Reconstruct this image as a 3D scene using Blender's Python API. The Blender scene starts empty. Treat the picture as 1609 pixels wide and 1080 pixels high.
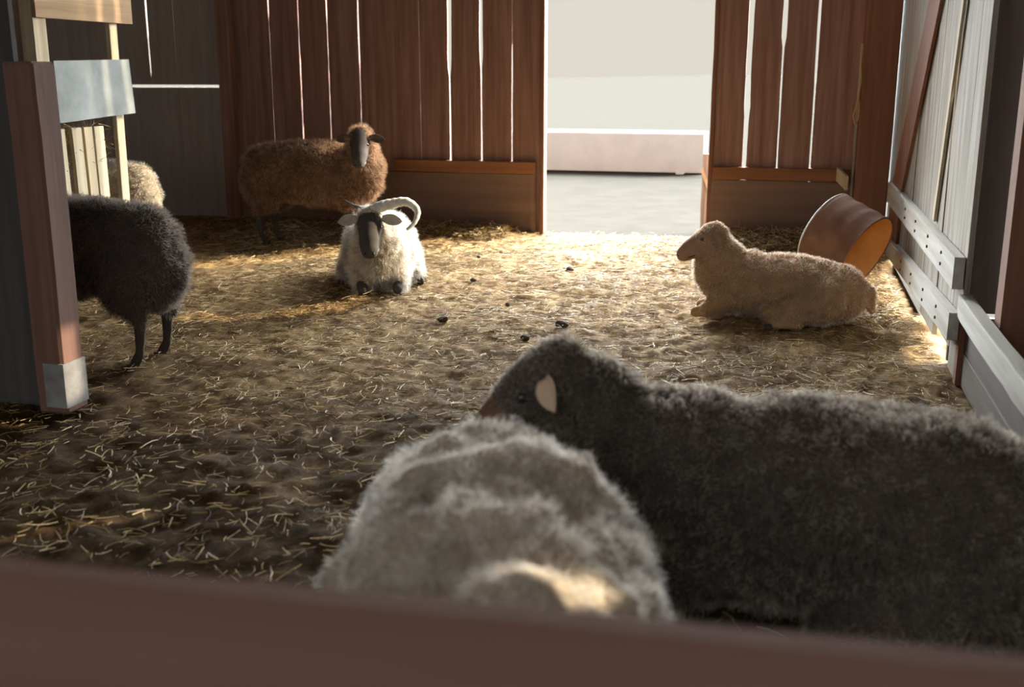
import bpy, bmesh, math, random
import numpy as np
from mathutils import Vector, Matrix, Euler
random.seed(7)
S = bpy.context.scene
C = S.collection
PI = math.pi

# ---------------------------------------------------------------- camera
F = np.array([-0.24, 0.94, -0.24])
pitch = math.atan(0.25)
yaw = math.atan(0.26 * math.cos(pitch))
cd = bpy.data.cameras.new('camera')
cam = bpy.data.objects.new('camera', cd)
C.objects.link(cam)
cam.location = (0, 0, 1.25)
cam.rotation_euler = Euler((PI/2 - pitch, 0, yaw), 'XYZ')
cd.sensor_width = 36
cd.lens = 1700 / 1609 * 36
cd.clip_start = 0.02
cd.dof.use_dof = True
cd.dof.focus_distance = 5.2
cd.dof.aperture_fstop = 2.6
S.camera = cam

# ---------------------------------------------------------------- light
w = bpy.data.worlds.new('world'); S.world = w; w.use_nodes = True
bg = w.node_tree.nodes['Background']
bg.inputs[0].default_value = (0.745, 0.705, 0.61, 1)
bg.inputs[1].default_value = 1.0

def sun(name, az, el, strength, angle, col):
    l = bpy.data.lights.new(name, 'SUN'); l.energy = strength; l.angle = math.radians(angle); l.color = col
    o = bpy.data.objects.new(name, l); C.objects.link(o)
    a, e = math.radians(az), math.radians(el)
    d = Vector((math.cos(a)*math.cos(e), math.sin(a)*math.cos(e), math.sin(e)))   # towards the sun
    o.rotation_euler = d.to_track_quat('Z', 'Y').to_euler(); o.location = d*20
    return o
sun('sun', 36, 27, 14.0, 0.6, (1.0, 0.84, 0.60))
sun('bright_hazy_sky_glow', 80, 22, 122.0, 88, (0.93, 0.975, 1.0))
sun('rear_fill', -95, 10, 1.55, 80, (0.86, 0.94, 1.0))  # fill added behind the camera to lift the dark surfaces

S.view_settings.view_transform = 'Standard'
S.view_settings.look = 'None'
S.view_settings.gamma = 1
S.view_settings.exposure = 0
S.view_settings.use_curve_mapping = False
S.cycles.max_bounces = 8
S.cycles.diffuse_bounces = 6

# ---------------------------------------------------------------- helpers
def link(name, me, parent=None, mat=None):
    o = bpy.data.objects.new(name, me); C.objects.link(o)
    if parent: o.parent = parent
    if mat is not None and not me.materials: me.materials.append(mat)
    return o
def tag(o, label=None, cat=None, group=None, kind=None):
    if label: o['label'] = label
    if cat: o['category'] = cat
    if group: o['group'] = group
    if kind: o['kind'] = kind
    return o
def empty(name, loc, rz, label, cat, group=None):
    o = bpy.data.objects.new(name, None); C.objects.link(o)
    o.location = loc; o.rotation_euler = (0, 0, rz); o.empty_display_size = .1
    return tag(o, label, cat, group)
def from_bm(name, bm, mat, parent=None, smooth=False):
    me = bpy.data.meshes.new(name); bm.normal_update(); bm.to_mesh(me); bm.free()
    if smooth:
        me.polygons.foreach_set('use_smooth', [True]*len(me.polygons))
    return link(name, me, parent, mat)
def np_mesh(name, V, Fq, smooth=False):
    me = bpy.data.meshes.new(name)
    V = np.asarray(V, dtype=np.float32); Fq = np.asarray(Fq, dtype=np.int32)
    k = Fq.shape[1]
    me.vertices.add(len(V)); me.vertices.foreach_set('co', V.ravel())
    me.loops.add(Fq.size); me.loops.foreach_set('vertex_index', Fq.ravel())
    me.polygons.add(len(Fq)); me.polygons.foreach_set('loop_start', np.arange(0, Fq.size, k, dtype=np.int32))
    if smooth: me.polygons.foreach_set('use_smooth', np.ones(len(Fq), dtype=bool))
    me.update(calc_edges=True); me.validate()
    return me

def hash3(i, j, k, s):
    n = (i*374761393 + j*668265263 + k*2147483647 + s*1274126177) & 0xffffffff
    n = ((n ^ (n >> 13)) * 1274126177) & 0xffffffff
    n = ((n ^ (n >> 16)) * 2246822519) & 0xffffffff
    return ((n ^ (n >> 15)) & 0xffff) / 65535.0
def vnoise(P, s=0):
    P = np.asarray(P, dtype=np.float64)
    I = np.floor(P).astype(np.int64); f = P - I; f = f*f*(3-2*f)
    r = 0
    for a in (0, 1):
        for b in (0, 1):
            for c in (0, 1):
                wgt = (f[:,0] if a else 1-f[:,0])*(f[:,1] if b else 1-f[:,1])*(f[:,2] if c else 1-f[:,2])
                r = r + wgt*hash3(I[:,0]+a, I[:,1]+b, I[:,2]+c, s)
    return r*2-1
def smooth01(x): x = np.clip(x, 0, 1); return x*x*(3-2*x)

# ---------------------------------------------------------------- materials
def mat(name, col, rough=0.85, spec=0.15, metal=0.0):
    m = bpy.data.materials.new(name); m.use_nodes = True
    b = m.node_tree.nodes['Principled BSDF']
    b.inputs['Base Color'].default_value = (*col, 1)
    b.inputs['Roughness'].default_value = rough
    b.inputs['Metallic'].default_value = metal
    b.inputs['Specular IOR Level'].default_value = spec
    return m
def noise_mat(name, cols, scale=(1, 1, 1), nscale=8, detail=6, rough=0.85, bump=0.3, bdist=0.01, spec=0.15, metal=0.0, pos=(0.3, 0.7)):
    """stops of colour spread over stretched noise, in object space"""
    m = mat(name, cols[0], rough, spec, metal); nt = m.node_tree; N = nt.nodes; L = nt.links
    b = N['Principled BSDF']
    tc = N.new('ShaderNodeTexCoord'); mp = N.new('ShaderNodeMapping'); mp.inputs['Scale'].default_value = scale
    L.new(tc.outputs['Object'], mp.inputs[0])
    n = N.new('ShaderNodeTexNoise'); n.inputs['Scale'].default_value = nscale; n.inputs['Detail'].default_value = detail
    n.inputs['Roughness'].default_value = 0.62
    L.new(mp.outputs[0], n.inputs['Vector'])
    r = N.new('ShaderNodeValToRGB'); e = r.color_ramp.elements
    e[0].position = pos[0]; e[1].position = pos[1]
    e[0].color = (*cols[0], 1); e[1].color = (*cols[-1], 1)
    for i, c in enumerate(cols[1:-1]):
        x = e.new(pos[0] + (pos[1]-pos[0])*(i+1)/(len(cols)-1)); x.color = (*c, 1)
    L.new(n.outputs['Fac'], r.inputs[0]); L.new(r.outputs[0], b.inputs['Base Color'])
    bp = N.new('ShaderNodeBump'); bp.inputs['Strength'].default_value = bump; bp.inputs['Distance'].default_value = bdist
    L.new(n.outputs['Fac'], bp.inputs['Height']); L.new(bp.outputs[0], b.inputs['Normal'])
    return m
def wood(name, cols, axis='z', fine=22, **k):
    s = {'z': (1, 1, .045), 'x': (.045, 1, 1), 'y': (1, .045, 1)}[axis]
    return noise_mat(name, cols, scale=s, nscale=fine, **k)

RED = [(.15, .078, .058), (.22, .12, .09), (.29, .17, .135)]
M = {}
M['wall_z'] = wood('dark_barn_boards', RED)
M['wall_x'] = wood('dark_barn_planks', RED, 'x')
M['wall_y'] = wood('dark_side_planks', RED, 'y')
M['cap'] = wood('warm_brown_rail', [(.16, .065, .03), (.26, .12, .055)], 'x')
M['kick'] = wood('kickboard', [(.13, .08, .06), (.20, .125, .095)], 'x', fine=10)
M['darkwall'] = wood('dark_left_boards', [(.23, .19, .17), (.32, .27, .245)])
M['post'] = wood('red_brown_post', [(.085, .044, .032), (.14, .073, .055)])
M['post2'] = wood('brown_post', [(.13, .06, .038), (.22, .10, .06)])
M['pale_z'] = wood('weathered_grey_boards', [(.10, .075, .055), (.21, .185, .15), (.33, .315, .28)], fine=30, pos=(.25, .7))
M['pale_y'] = wood('weathered_pale_rail', [(.24, .22, .19), (.42, .41, .38)], 'y', fine=14)
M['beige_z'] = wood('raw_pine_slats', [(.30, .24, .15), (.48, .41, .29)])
M['beige_y'] = wood('raw_pine_board', [(.24, .155, .085), (.36, .25, .15)], 'y')
M['rail'] = wood('foreground_rail_wood', [(.115, .058, .044), (.17, .092, .072)], 'x', fine=9)
M['sheet'] = noise_mat('galvanised_sheet', [(.14, .155, .145), (.24, .25, .235)], nscale=5, rough=.7, metal=.0, spec=.15)
M['mucky'] = wood('mucky_grey_planks', [(.055, .042, .034), (.12, .10, .085)], 'y', fine=9)
M['black_boards'] = wood('near_black_boards', [(.035, .031, .029), (.058, .052, .048)])  # near-black base colour for the left partition
M['plate'] = noise_mat('post_light_patch', [(.09, .082, .078), (.19, .19, .185)], nscale=9, rough=.6, spec=.3)
M['rust'] = noise_mat('rusty_brown_tub', [(.13, .068, .046), (.21, .12, .085)], nscale=9, rough=.8)
M['tub_glow'] = noise_mat('tub_sun_glow', [(.52, .24, .07), (.72, .40, .14)], nscale=6, rough=.7)  # orange sun bounce put into the colour of the tub's inside
M['lit_edge'] = mat('tub_lit_edge', (.45, .45, .42), .5, .5)  # pale colour puts a lit edge on the tub's bottom rim
M['twine'] = mat('baling_twine', (.45, .27, .12))
M['nail'] = mat('nail_steel', (.05, .045, .04), .6)

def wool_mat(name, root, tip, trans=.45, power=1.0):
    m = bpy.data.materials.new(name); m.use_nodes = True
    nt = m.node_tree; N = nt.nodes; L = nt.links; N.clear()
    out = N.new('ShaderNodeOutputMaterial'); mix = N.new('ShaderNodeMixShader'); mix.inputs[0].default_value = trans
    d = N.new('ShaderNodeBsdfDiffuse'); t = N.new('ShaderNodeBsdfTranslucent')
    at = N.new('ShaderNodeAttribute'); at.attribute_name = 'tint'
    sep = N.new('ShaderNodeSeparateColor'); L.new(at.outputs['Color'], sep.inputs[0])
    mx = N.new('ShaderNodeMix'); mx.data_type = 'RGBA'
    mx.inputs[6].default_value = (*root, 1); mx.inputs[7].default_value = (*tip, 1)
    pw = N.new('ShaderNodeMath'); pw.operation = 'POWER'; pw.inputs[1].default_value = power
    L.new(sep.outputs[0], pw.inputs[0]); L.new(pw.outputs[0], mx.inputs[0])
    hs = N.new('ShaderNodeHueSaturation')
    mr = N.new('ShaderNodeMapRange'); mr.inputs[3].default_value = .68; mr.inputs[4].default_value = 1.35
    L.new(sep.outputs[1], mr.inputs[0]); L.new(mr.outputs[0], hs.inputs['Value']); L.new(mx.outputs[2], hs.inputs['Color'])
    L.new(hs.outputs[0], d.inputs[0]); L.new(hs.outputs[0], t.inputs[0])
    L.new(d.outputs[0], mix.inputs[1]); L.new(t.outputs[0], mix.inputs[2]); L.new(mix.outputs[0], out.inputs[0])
    return m

# ---------------------------------------------------------------- simple solids
def box(bm, x0, x1, y0, y1, z0, z1):
    v = [bm.verts.new(p) for p in [(x0,y0,z0),(x1,y0,z0),(x1,y1,z0),(x0,y1,z0),(x0,y0,z1),(x1,y0,z1),(x1,y1,z1),(x0,y1,z1)]]
    for f in ((0,3,2,1),(4,5,6,7),(0,1,5,4),(1,2,6,5),(2,3,7,6),(3,0,4,7)): bm.faces.new([v[i] for i in f])
    return v
def box_obj(name, b, m, parent=None, bevel=.004, wob=0):
    bm = bmesh.new(); box(bm, *b)
    if wob:
        ax = int(np.argmax([b[1]-b[0], b[3]-b[2], b[5]-b[4]]))
        es = [e for e in bm.edges if abs((e.verts[0].co-e.verts[1].co)[ax]) > 1e-6]
        bmesh.ops.subdivide_edges(bm, edges=es, cuts=9)
        for v in bm.verts:
            q = np.array([[v.co[ax]*5, b[0]*7+3, b[4]*5]])
            d = float(vnoise(q, 3))*wob
            for k in range(3):
                if k != ax: v.co[k] += d*(1 if k == 2 else .7)
    if bevel: bmesh.ops.bevel(bm, geom=[e for e in bm.edges if e.calc_face_angle(0) > 1], offset=bevel, segments=1, affect='EDGES')
    return from_bm(name, bm, m, parent)
def plank(bm, p0, p1, width_vec, thick_vec):
    """a plank from p0 to p1"""
    p0, p1, wv, tv = map(Vector, (p0, p1, width_vec, thick_vec))
    v = [bm.verts.new(p) for p in (p0-wv-tv, p0+wv-tv, p0+wv+tv, p0-wv+tv, p1-wv-tv, p1+wv-tv, p1+wv+tv, p1-wv+tv)]
    for f in ((0,3,2,1),(4,5,6,7),(0,1,5,4),(1,2,6,5),(2,3,7,6),(3,0,4,7)): bm.faces.new([v[i] for i in f])
def tube_bm(bm, pts, rad, seg=12, flat=None):
    pts = [Vector(p) for p in pts]; rings = []
    n = len(pts); up = Vector((0, 0, 1))
    for i, p in enumerate(pts):
        t = (pts[min(i+1, n-1)] - pts[max(i-1, 0)]).normalized()
        if abs(t.dot(up)) > .95: up = Vector((1, 0, 0)) if i == 0 else up
        a = t.cross(up).normalized(); b = a.cross(t).normalized(); up = b
        r = rad[i] if hasattr(rad, '__len__') else rad
        ring = []
        for k in range(seg):
            th = 2*PI*k/seg
            ring.append(bm.verts.new(p + a*math.cos(th)*r + b*math.sin(th)*r*(flat or 1)))
        rings.append(ring)
    for A, B in zip(rings, rings[1:]):
        for k in range(seg): bm.faces.new((A[k], A[(k+1) % seg], B[(k+1) % seg], B[k]))
    bm.faces.new(rings[0][::-1]); bm.faces.new(rings[-1])
def board_wall(name, gaps, ends, plane, z0, z1, m, thick=.024, horiz='x', lo_fn=None):
    """vertical boards side by side as one wall; gaps = {position: (width low, width high, z where it changes, z bottom)}"""
    bm = bmesh.new()
    xs = sorted(gaps)
    edges = [ends[0]] + xs + [ends[1]]
    NZ = 60
    zs = np.linspace(z0, z1, NZ+1)
    def half(x, side):
        if x not in gaps: return np.zeros(NZ+1)
        wl, wh, zc, zb = gaps[x]
        t = smooth01((zs-zc)/.10+.5)
        wv = wl*(1-t)+wh*t
        n = vnoise(np.stack([zs*3.1, np.full(NZ+1, x*9.7), np.full(NZ+1, side*3.3)], 1), 5)
        n2 = vnoise(np.stack([zs*14, np.full(NZ+1, x*9.7), np.full(NZ+1, side*3.3)], 1), 6)
        h = wv/2*(1+.35*n) + .0012*n2*(wv > .001)
        if wh > .009: h = h + .017*smooth01((zs-2.3)/.3)*(plane > 5)*(x > -3)
        h = np.where(zs < zb, 0, np.maximum(h, 0 if wv.max() < .0005 else .0008))
        return h
    for a, b in zip(edges, edges[1:]):
        L_, R_ = a + half(a, 1), b - half(b, -1)
        off = random.uniform(-.003, .003)
        prev = None
        for i, z in enumerate(zs):
            q = []
            for xx, tt in ((L_[i], 0), (R_[i], 0), (R_[i], thick), (L_[i], thick)):
                yy = plane + off + tt
                q.append(bm.verts.new((xx, yy, z) if horiz == 'x' else (yy, xx, z)))
            if prev:
                for k in range(4): bm.faces.new((prev[k], prev[(k+1) % 4], q[(k+1) % 4], q[k]))
            else: bm.faces.new(q[::-1])
            prev = q
        bm.faces.new(prev)
    bmesh.ops.recalc_face_normals(bm, faces=bm.faces)
    o = from_bm(name, bm, m); o['kind'] = 'structure'
    return o

# ---------------------------------------------------------------- the barn
YB, ZC = 8.45, 4.3
XL, XR = -6.3, 0.72
# floor: trampled dung and straw, higher along the back wall
def floor_h(x, y):
    P = np.stack([x, y, np.zeros_like(x)], 1)
    h = .018*vnoise(P*1.7, 1) + .013*vnoise(P*5, 2) + .012*vnoise(P*14, 3) + .010*vnoise(P*30, 4)
    bank = smooth01((y-7.6)/.7)*.05*(1-smooth01((x+2.2)/.4)) + smooth01((y-7.7)/.6)*.05*smooth01((x+.6)/.3)
    h = h*(1-.7*smooth01((y-7.9)/.5)) + bank
    dip = .055*smooth01((x-.25)/.2)*smooth01((y-5.95)/.25)*smooth01((7.8-y)/.2)  # floor scooped lower here so sun under the gate reaches farther
    return h - .006 - dip
def make_floor():
    st = .022
    xs = np.arange(XL, 1.42, st); ys = np.arange(-2.6, YB+.12, st)
    X, Y = np.meshgrid(xs, ys); X, Y = X.ravel(), Y.ravel()
    Z = floor_h(X, Y)
    nx, ny = len(xs), len(ys)
    idx = np.arange(nx*ny).reshape(ny, nx)
    Q = np.stack([idx[:-1,:-1].ravel(), idx[:-1,1:].ravel(), idx[1:,1:].ravel(), idx[1:,:-1].ravel()], 1)
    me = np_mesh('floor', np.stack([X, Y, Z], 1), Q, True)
    m = mat('trampled_straw_floor', (.3, .2, .1), .95, .05); nt = m.node_tree; N = nt.nodes; L = nt.links; b = N['Principled BSDF']
    tc = N.new('ShaderNodeTexCoord')
    def nz(sc, det=5, stretch=None, rot=0):
        n = N.new('ShaderNodeTexNoise'); n.inputs['Scale'].default_value = sc; n.inputs['Detail'].default_value = det; n.inputs['Roughness'].default_value = .65
        if stretch:
            mp = N.new('ShaderNodeMapping'); mp.inputs['Scale'].default_value = stretch; mp.inputs['Rotation'].default_value = (0, 0, rot)
            L.new(tc.outputs['Object'], mp.inputs[0]); L.new(mp.outputs[0], n.inputs['Vector'])
        else: L.new(tc.outputs['Object'], n.inputs['Vector'])
        return n
    big = nz(1.3, 4); mid = nz(11, 6); s1 = nz(20, 4, (1, .12, 1), .6); s2 = nz(20, 4, (1, .12, 1), -.9)
    r = N.new('ShaderNodeValToRGB'); e = r.color_ramp.elements
    e[0].position = .30; e[0].color = (.045, .026, .014, 1); e[1].position = .74; e[1].color = (.52, .385, .19, 1)
    x = e.new(.5); x.color = (.175, .105, .048, 1)
    mxm = N.new('ShaderNodeMath'); mxm.operation = 'MAXIMUM'; L.new(s1.outputs['Fac'], mxm.inputs[0]); L.new(s2.outputs['Fac'], mxm.inputs[1])
    add = N.new('ShaderNodeMath'); add.operation = 'MULTIPLY_ADD'; add.inputs[1].default_value = .45
    L.new(mxm.outputs[0], add.inputs[0])
    m2 = N.new('ShaderNodeMath'); m2.operation = 'MULTIPLY_ADD'; m2.inputs[1].default_value = .45
    L.new(mid.outputs['Fac'], m2.inputs[0])
    m3 = N.new('ShaderNodeMath'); m3.operation = 'MULTIPLY'; m3.inputs[1].default_value = .12; L.new(big.outputs['Fac'], m3.inputs[0])
    L.new(m3.outputs[0], m2.inputs[2]); L.new(m2.outputs[0], add.inputs[2]); L.new(add.outputs[0], r.inputs[0])
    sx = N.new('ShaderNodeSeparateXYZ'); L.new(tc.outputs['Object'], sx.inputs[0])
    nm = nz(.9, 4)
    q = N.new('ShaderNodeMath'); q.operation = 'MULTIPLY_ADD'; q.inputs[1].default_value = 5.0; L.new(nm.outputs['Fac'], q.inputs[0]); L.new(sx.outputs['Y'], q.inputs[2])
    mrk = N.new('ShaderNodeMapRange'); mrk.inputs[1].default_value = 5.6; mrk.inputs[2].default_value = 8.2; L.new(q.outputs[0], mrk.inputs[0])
    near_shade = N.new('ShaderNodeMix'); near_shade.data_type = 'RGBA'; near_shade.blend_type = 'MULTIPLY'; near_shade.inputs[0].default_value = 1  # multiplies the near floor darker, painting in the fall-off of light
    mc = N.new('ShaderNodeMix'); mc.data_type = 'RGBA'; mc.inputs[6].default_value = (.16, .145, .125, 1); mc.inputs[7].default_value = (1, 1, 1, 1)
    L.new(mrk.outputs[0], mc.inputs[0]); L.new(r.outputs[0], near_shade.inputs[6]); L.new(mc.outputs[2], near_shade.inputs[7])
    L.new(near_shade.outputs[2], b.inputs['Base Color'])
    bp = N.new('ShaderNodeBump'); bp.inputs['Strength'].default_value = .9; bp.inputs['Distance'].default_value = .02
    L.new(add.outputs[0], bp.inputs['Height']); L.new(bp.outputs[0], b.inputs['Normal'])
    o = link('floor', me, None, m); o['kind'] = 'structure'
make_floor()

# back wall
g = {}
for x in np.arange(-6.05, -4.6, .25): g[round(x, 2)] = (.0, .0, 9, 1.2)
g[-5.3] = (.010, .006, 1.5, 1.17); g[-5.05] = (.003, .003, 1.5, 1.25); g[-4.8] = (.001, .001, 1.5, 1.3)
for k in (-5.55, -5.80, -6.05): g[k] = (0, .003, 2, 1.3)
g = {k: v for k, v in g.items() if -6.3 < k < -4.6}
g = {-6.05: (0,0,9,9), -5.8: (0,.004,2,1.3), -5.55: (0,0,9,9), -5.3: (.009,.013,1.55,1.22), -5.05: (.003,.004,1.5,1.22), -4.8: (.0015,.0015,1.5,1.35)}
board_wall('wall_back', g, (XL, -4.56), YB, 1.155, ZC, M['darkwall'])
g2 = {-4.18: (.005, .010, 1.7, .0), -3.92: (.008, .009, 1.5, .0), -3.67: (.008, .013, 1.7, .0), -3.40: (.007, .011, 1.3, .0),
      -3.15: (0, 0, 9, 9), -2.89: (.003, .003, 1.2, .0), -2.64: (.014, .036, 1.28, .0), -2.38: (.012, .026, 1.35, .0), -2.13: (.010, .003, 1.45, .0)}
board_wall('wall_back', g2, (-4.54, -1.905), YB, 0, ZC, M['wall_z'])
g3 = {-.32: (.026, .038, .95, .0), -.08: (.012, .034, 1.47, .0), .16: (.012, .018, 1.2, .0), .41: (0, 0, 9, 9)}
board_wall('wall_back', g3, (-.56, .62), YB, 0, ZC, M['wall_z'])
# lower closed part of the left bay, below the horizontal gap
board_wall('wall_back', {-6.05: (0,0,9,9), -5.8: (0,0,9,9), -5.55: (0,0,9,9), -5.3: (0,0,9,9), -5.05: (0,0,9,9), -4.8: (0,0,9,9)}, (XL, -4.56), YB, 0, 1.133, M['darkwall'])
o = box_obj('wall_back', (XL, -5.53, YB-.004, YB+.03, 1.128, 1.16), M['darkwall'], bevel=0); o['kind'] = 'structure'
o = box_obj('wall_back', (-1.88, -.56, YB, YB+.03, 2.8, ZC), M['wall_z'], bevel=0); o['kind'] = 'structure'   # above the doorway
# door frame
o = box_obj('trim_1', (-1.895, -1.862, YB-.05, YB+.06, 0, 2.85), M['post2'], wob=.002); o['kind'] = 'structure'
o = box_obj('trim_2', (-.585, -.553, YB-.01, YB+.10, 0, 2.85), M['post2'], wob=.004); o['kind'] = 'structure'
o = box_obj('trim_3', (-4.62, -4.5, YB-.09, YB+.0, 0, ZC), M['wall_z'], wob=.003); o['kind'] = 'structure'
# kickboards and cap rails
o = box_obj('baseboard_back', (-4.5, -1.93, YB-.035, YB-.006, 0, .47), M['kick'], wob=.002); o['kind'] = 'structure'
o = box_obj('baseboard_back', (-.555, .60, YB-.035, YB-.006, 0, .465), M['kick'], wob=.002); o['kind'] = 'structure'
o = box_obj('trim_4', (-3.1, -1.93, YB-.06, YB-.004, .475, .57), M['cap'], wob=.003); o['kind'] = 'structure'
o = box_obj('trim_5', (-.55, .62, YB-.06, YB-.004, .468, .56), M['cap'], wob=.003); o['kind'] = 'structure'
o = box_obj('trim_6', (-1.975, -1.94, YB-.045, YB-.036, .02, .47), M['kick'], bevel=.002); o['kind'] = 'structure'

# side walls, ceiling
board_wall('wall_left', {round(y, 2): (0, 0, 9, 9) for y in np.arange(-2.2, 8.4, .3)}, (-2.6, YB+.02), XL-.024, 0, ZC, M['darkwall'], horiz='y')
o = box_obj('ceiling', (XL-.05, 1.5, -2.2, YB+.05, ZC, ZC+.05), M['wall_y'], bevel=0); o['kind'] = 'structure'
# right: above the board panel, and the bay with its own outer wall
for (y0, y1, z0, z1) in ((4.62, 7.05, 2.42, ZC), (4.62, 5.70, 1.9, 2.42), (5.86, 7.05, 1.9, 2.42), (5.70, 5.86, 1.9, 2.12), (7.05, 7.55, 1.9, ZC), (7.55, 8.30, 2.40, ZC), (8.30, YB+.03, 1.9, ZC)):
    o = box_obj('wall_right', (XR, XR+.03, y0, y1, z0, z1), M['wall_y'], bevel=0); o['kind'] = 'structure'   # openings above the gate let the sun in
gb = {round(y, 2): (0, 0, 9, 9) for y in np.arange(-2.3, 4.6, .3)}
bay = board_wall('wall_right', {}, (0, 1), 2.0, 0, 1, M['wall_z'], horiz='y'); bpy.data.objects.remove(bay)
bg_ = {round(y, 2): (0, 0, 9, 9) for y in np.arange(-2.3, 4.9, .3)}
bg_ = {k: v for k, v in bg_.items() if k not in (3.1, 2.8)}
bg_ = {k: v for k, v in bg_.items() if k not in (2.5,)}
bg_[2.61] = (.17, 0, 1.66, 1.53)
bg_[4.92] = (.085, .0, 2.5, 2.0)
board_wall('wall_right', bg_, (-2.6, 5.05), 1.4, 0, ZC, M['darkwall'], horiz='y')
for z0, z1 in ((0, .20), (.222, ZC)):
    o = box_obj('wall_bay', (XR+.02, 1.4, 5.02, 5.05, z0, z1), M['darkwall'], bevel=0); o['kind'] = 'structure'
o = box_obj('wall_bay', (1.05, 1.4, 5.01, 5.06, .15, .3), M['kick'], bevel=0); o['kind'] = 'structure'
# corner post between back wall and board panel
o = box_obj('trim_7', (.47, .70, 8.12, 8.40, 0, ZC), M['post2'], wob=.004, bevel=.008); o['kind'] = 'structure'
o = box_obj('edge_highlight_strip', (.445, .462, 8.16, 8.19, .28, 1.45), M['pale_z'], wob=.003, bevel=.002); o['kind'] = 'structure'  # pale strip set here as the bright highlight on the post's edge

# ---------------------------------------------------------------- weathered board panel on the right
def make_panel():
    root = empty('board_gate', (XR, 6.35, 0), 0, 'weathered grey gate of upright boards with pale cross rails, along the right side', 'gate')
    ys = [4.62, 4.86, 5.12, 5.38, 5.66, 5.92, 6.18, 6.44, 6.72, 6.98, 7.24, 7.52, 7.80, 8.10, 8.42]
    for i, (a, b) in enumerate(zip(ys, ys[1:])):
        bm = bmesh.new(); NZ = 30; prev = None
        zlow = .015
        if 5.9 < a < 7.6: zlow = .15
        elif 4.8 < a < 5.3: zlow = .10
        elif 5.3 < a < 5.9: zlow = .035
        zt = 1.90
        off = random.uniform(-.004, .004)
        for z in np.linspace(zlow, zt, NZ):
            n = float(vnoise([[z*2.5, i*3.7, 1]], 9)); n2 = float(vnoise([[z*2.5, i*3.7, 8]], 9))
            ga, gb = .002, .002
            if abs(a-5.38) < .01: ga = .0 + .012*float(smooth01((z-.55)/.6))      # the gap the sun shines through
            if abs(b-5.38) < .01: gb = .0 + .010*float(smooth01((z-.55)/.6))
            q = []
            A_, B_ = a-6.35+ga+.003*n, b-6.35-gb+.003*n2
            for yy, xx in ((A_, 0), (B_, 0), (B_, .022), (A_, .022)):
                q.append(bm.verts.new((xx+off, yy, z)))
            if prev:
                for k in range(4): bm.faces.new((prev[k], prev[(k+1) % 4], q[(k+1) % 4], q[k]))
            else: bm.faces.new(q[::-1])
            prev = q
        bm.faces.new(prev); bmesh.ops.recalc_face_normals(bm, faces=bm.faces)
        from_bm('board', bm, M['pale_z'], root)
    def rail(nm, y0, y1, za, zb, h0, h1, m, x0=-.045, x1=-.004):
        bm = bmesh.new(); prev = None
        for t in np.linspace(0, 1, 14):
            y = y0+(y1-y0)*t; z = za+(zb-za)*t; h = h0+(h1-h0)*t
            n = .003*float(vnoise([[t*9, za*9, 2]], 4))
            q = [bm.verts.new(p) for p in ((x0, y-6.35, z+n), (x1, y-6.35, z+n), (x1, y-6.35, z+h+n*.5), (x0, y-6.35, z+h+n*.5))]
            if prev:
                for k in range(4): bm.faces.new((prev[k], prev[(k+1) % 4], q[(k+1) % 4], q[k]))
            else: bm.faces.new(q[::-1])
            prev = q
        bm.faces.new(prev); bmesh.ops.recalc_face_normals(bm, faces=bm.faces)
        o = from_bm(nm, bm, m, root)
        return o
    r1 = rail('rail', 4.62, 7.85, .40, .39, .13, .135, M['pale_y'])
    r2 = rail('rail', 4.62, 8.02, .185, .05, .115, .11, M['pale_y'])
    for r, zz in ((r1, .46), (r2, .2)):
        for y in (5.0, 5.5, 6.05, 6.6):
            for dz in (-.02, .03):
                bm = bmesh.new(); bmesh.ops.create_cone(bm, cap_ends=True, segments=8, radius1=.008, radius2=.006, depth=.008,
                    matrix=Matrix.Translation((-.047, y-6.35, (zz if zz > .3 else .235-.04*(y-4.6)) + dz)) @ Matrix.Rotation(PI/2, 4, 'Y'))
                n = from_bm('nail', bm, M['nail'], r)
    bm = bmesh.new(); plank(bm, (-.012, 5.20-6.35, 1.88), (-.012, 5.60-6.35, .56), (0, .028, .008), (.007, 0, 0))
    bt = from_bm('sun_stripe', bm, M['beige_z'], root); bt['label'] = 'narrow yellowish strip standing in for a stripe of sunlight on the boards'  # yellowish strip added in place of sunlight falling across the gate
    # dark diagonal board added where a gap between the boards looks dark
    bm = bmesh.new()
    def P_(y, z, x): return (x, y-6.35, z)
    q0 = [P_(6.32, 1.88, -.004), P_(5.80, 1.88, -.004), P_(7.18, .54, -.004), P_(7.25, .12, -.004), P_(7.92, .12, -.004), P_(7.8, .54, -.004)]
    q1 = [(x-.018, y, z) for x, y, z in q0]
    a = [bm.verts.new(p) for p in q0]; b = [bm.verts.new(p) for p in q1]
    bm.faces.new(a); bm.faces.new(b[::-1])
    for k in range(6): bm.faces.new((a[k], a[(k+1) % 6], b[(k+1) % 6], b[k]))
    bmesh.ops.recalc_face_normals(bm, faces=bm.faces)
    br = from_bm('dark_gap_board', bm, M['post2'], root); br['label'] = 'dark brown diagonal board standing in for a dark gap in the grey boards'
make_panel()

# ---------------------------------------------------------------- low partition at the near right, with its posts
def make_partition():
    root = empty('low_partition', (.74, 3.0, 0), 0, 'low dark plank partition with worn pale top rail at the near right', 'partition')
    for k, (z0, z1) in enumerate(((.005, .14), (.145, .275))):
        o = box_obj('plank', (.0, .025, -.1, 1.60, z0, z1), M['mucky'], root, wob=.002)
    o = box_obj('top_rail', (-.035, .02, -.1, 1.64, .28, .375), M['pale_y'], root, wob=.004); o['label'] = 'worn pale top rail'
    box_obj('end_post', (-.02, .05, 1.60, 1.66, 0, .275), M['post2'], root)
make_partition()
o = box_obj('square_post', (.78, .90, 4.12, 4.25, 0, ZC), M['post2'], wob=.004, bevel=.008)
tag(o, 'tall square post at the right edge, behind the low partition', 'post')

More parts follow.
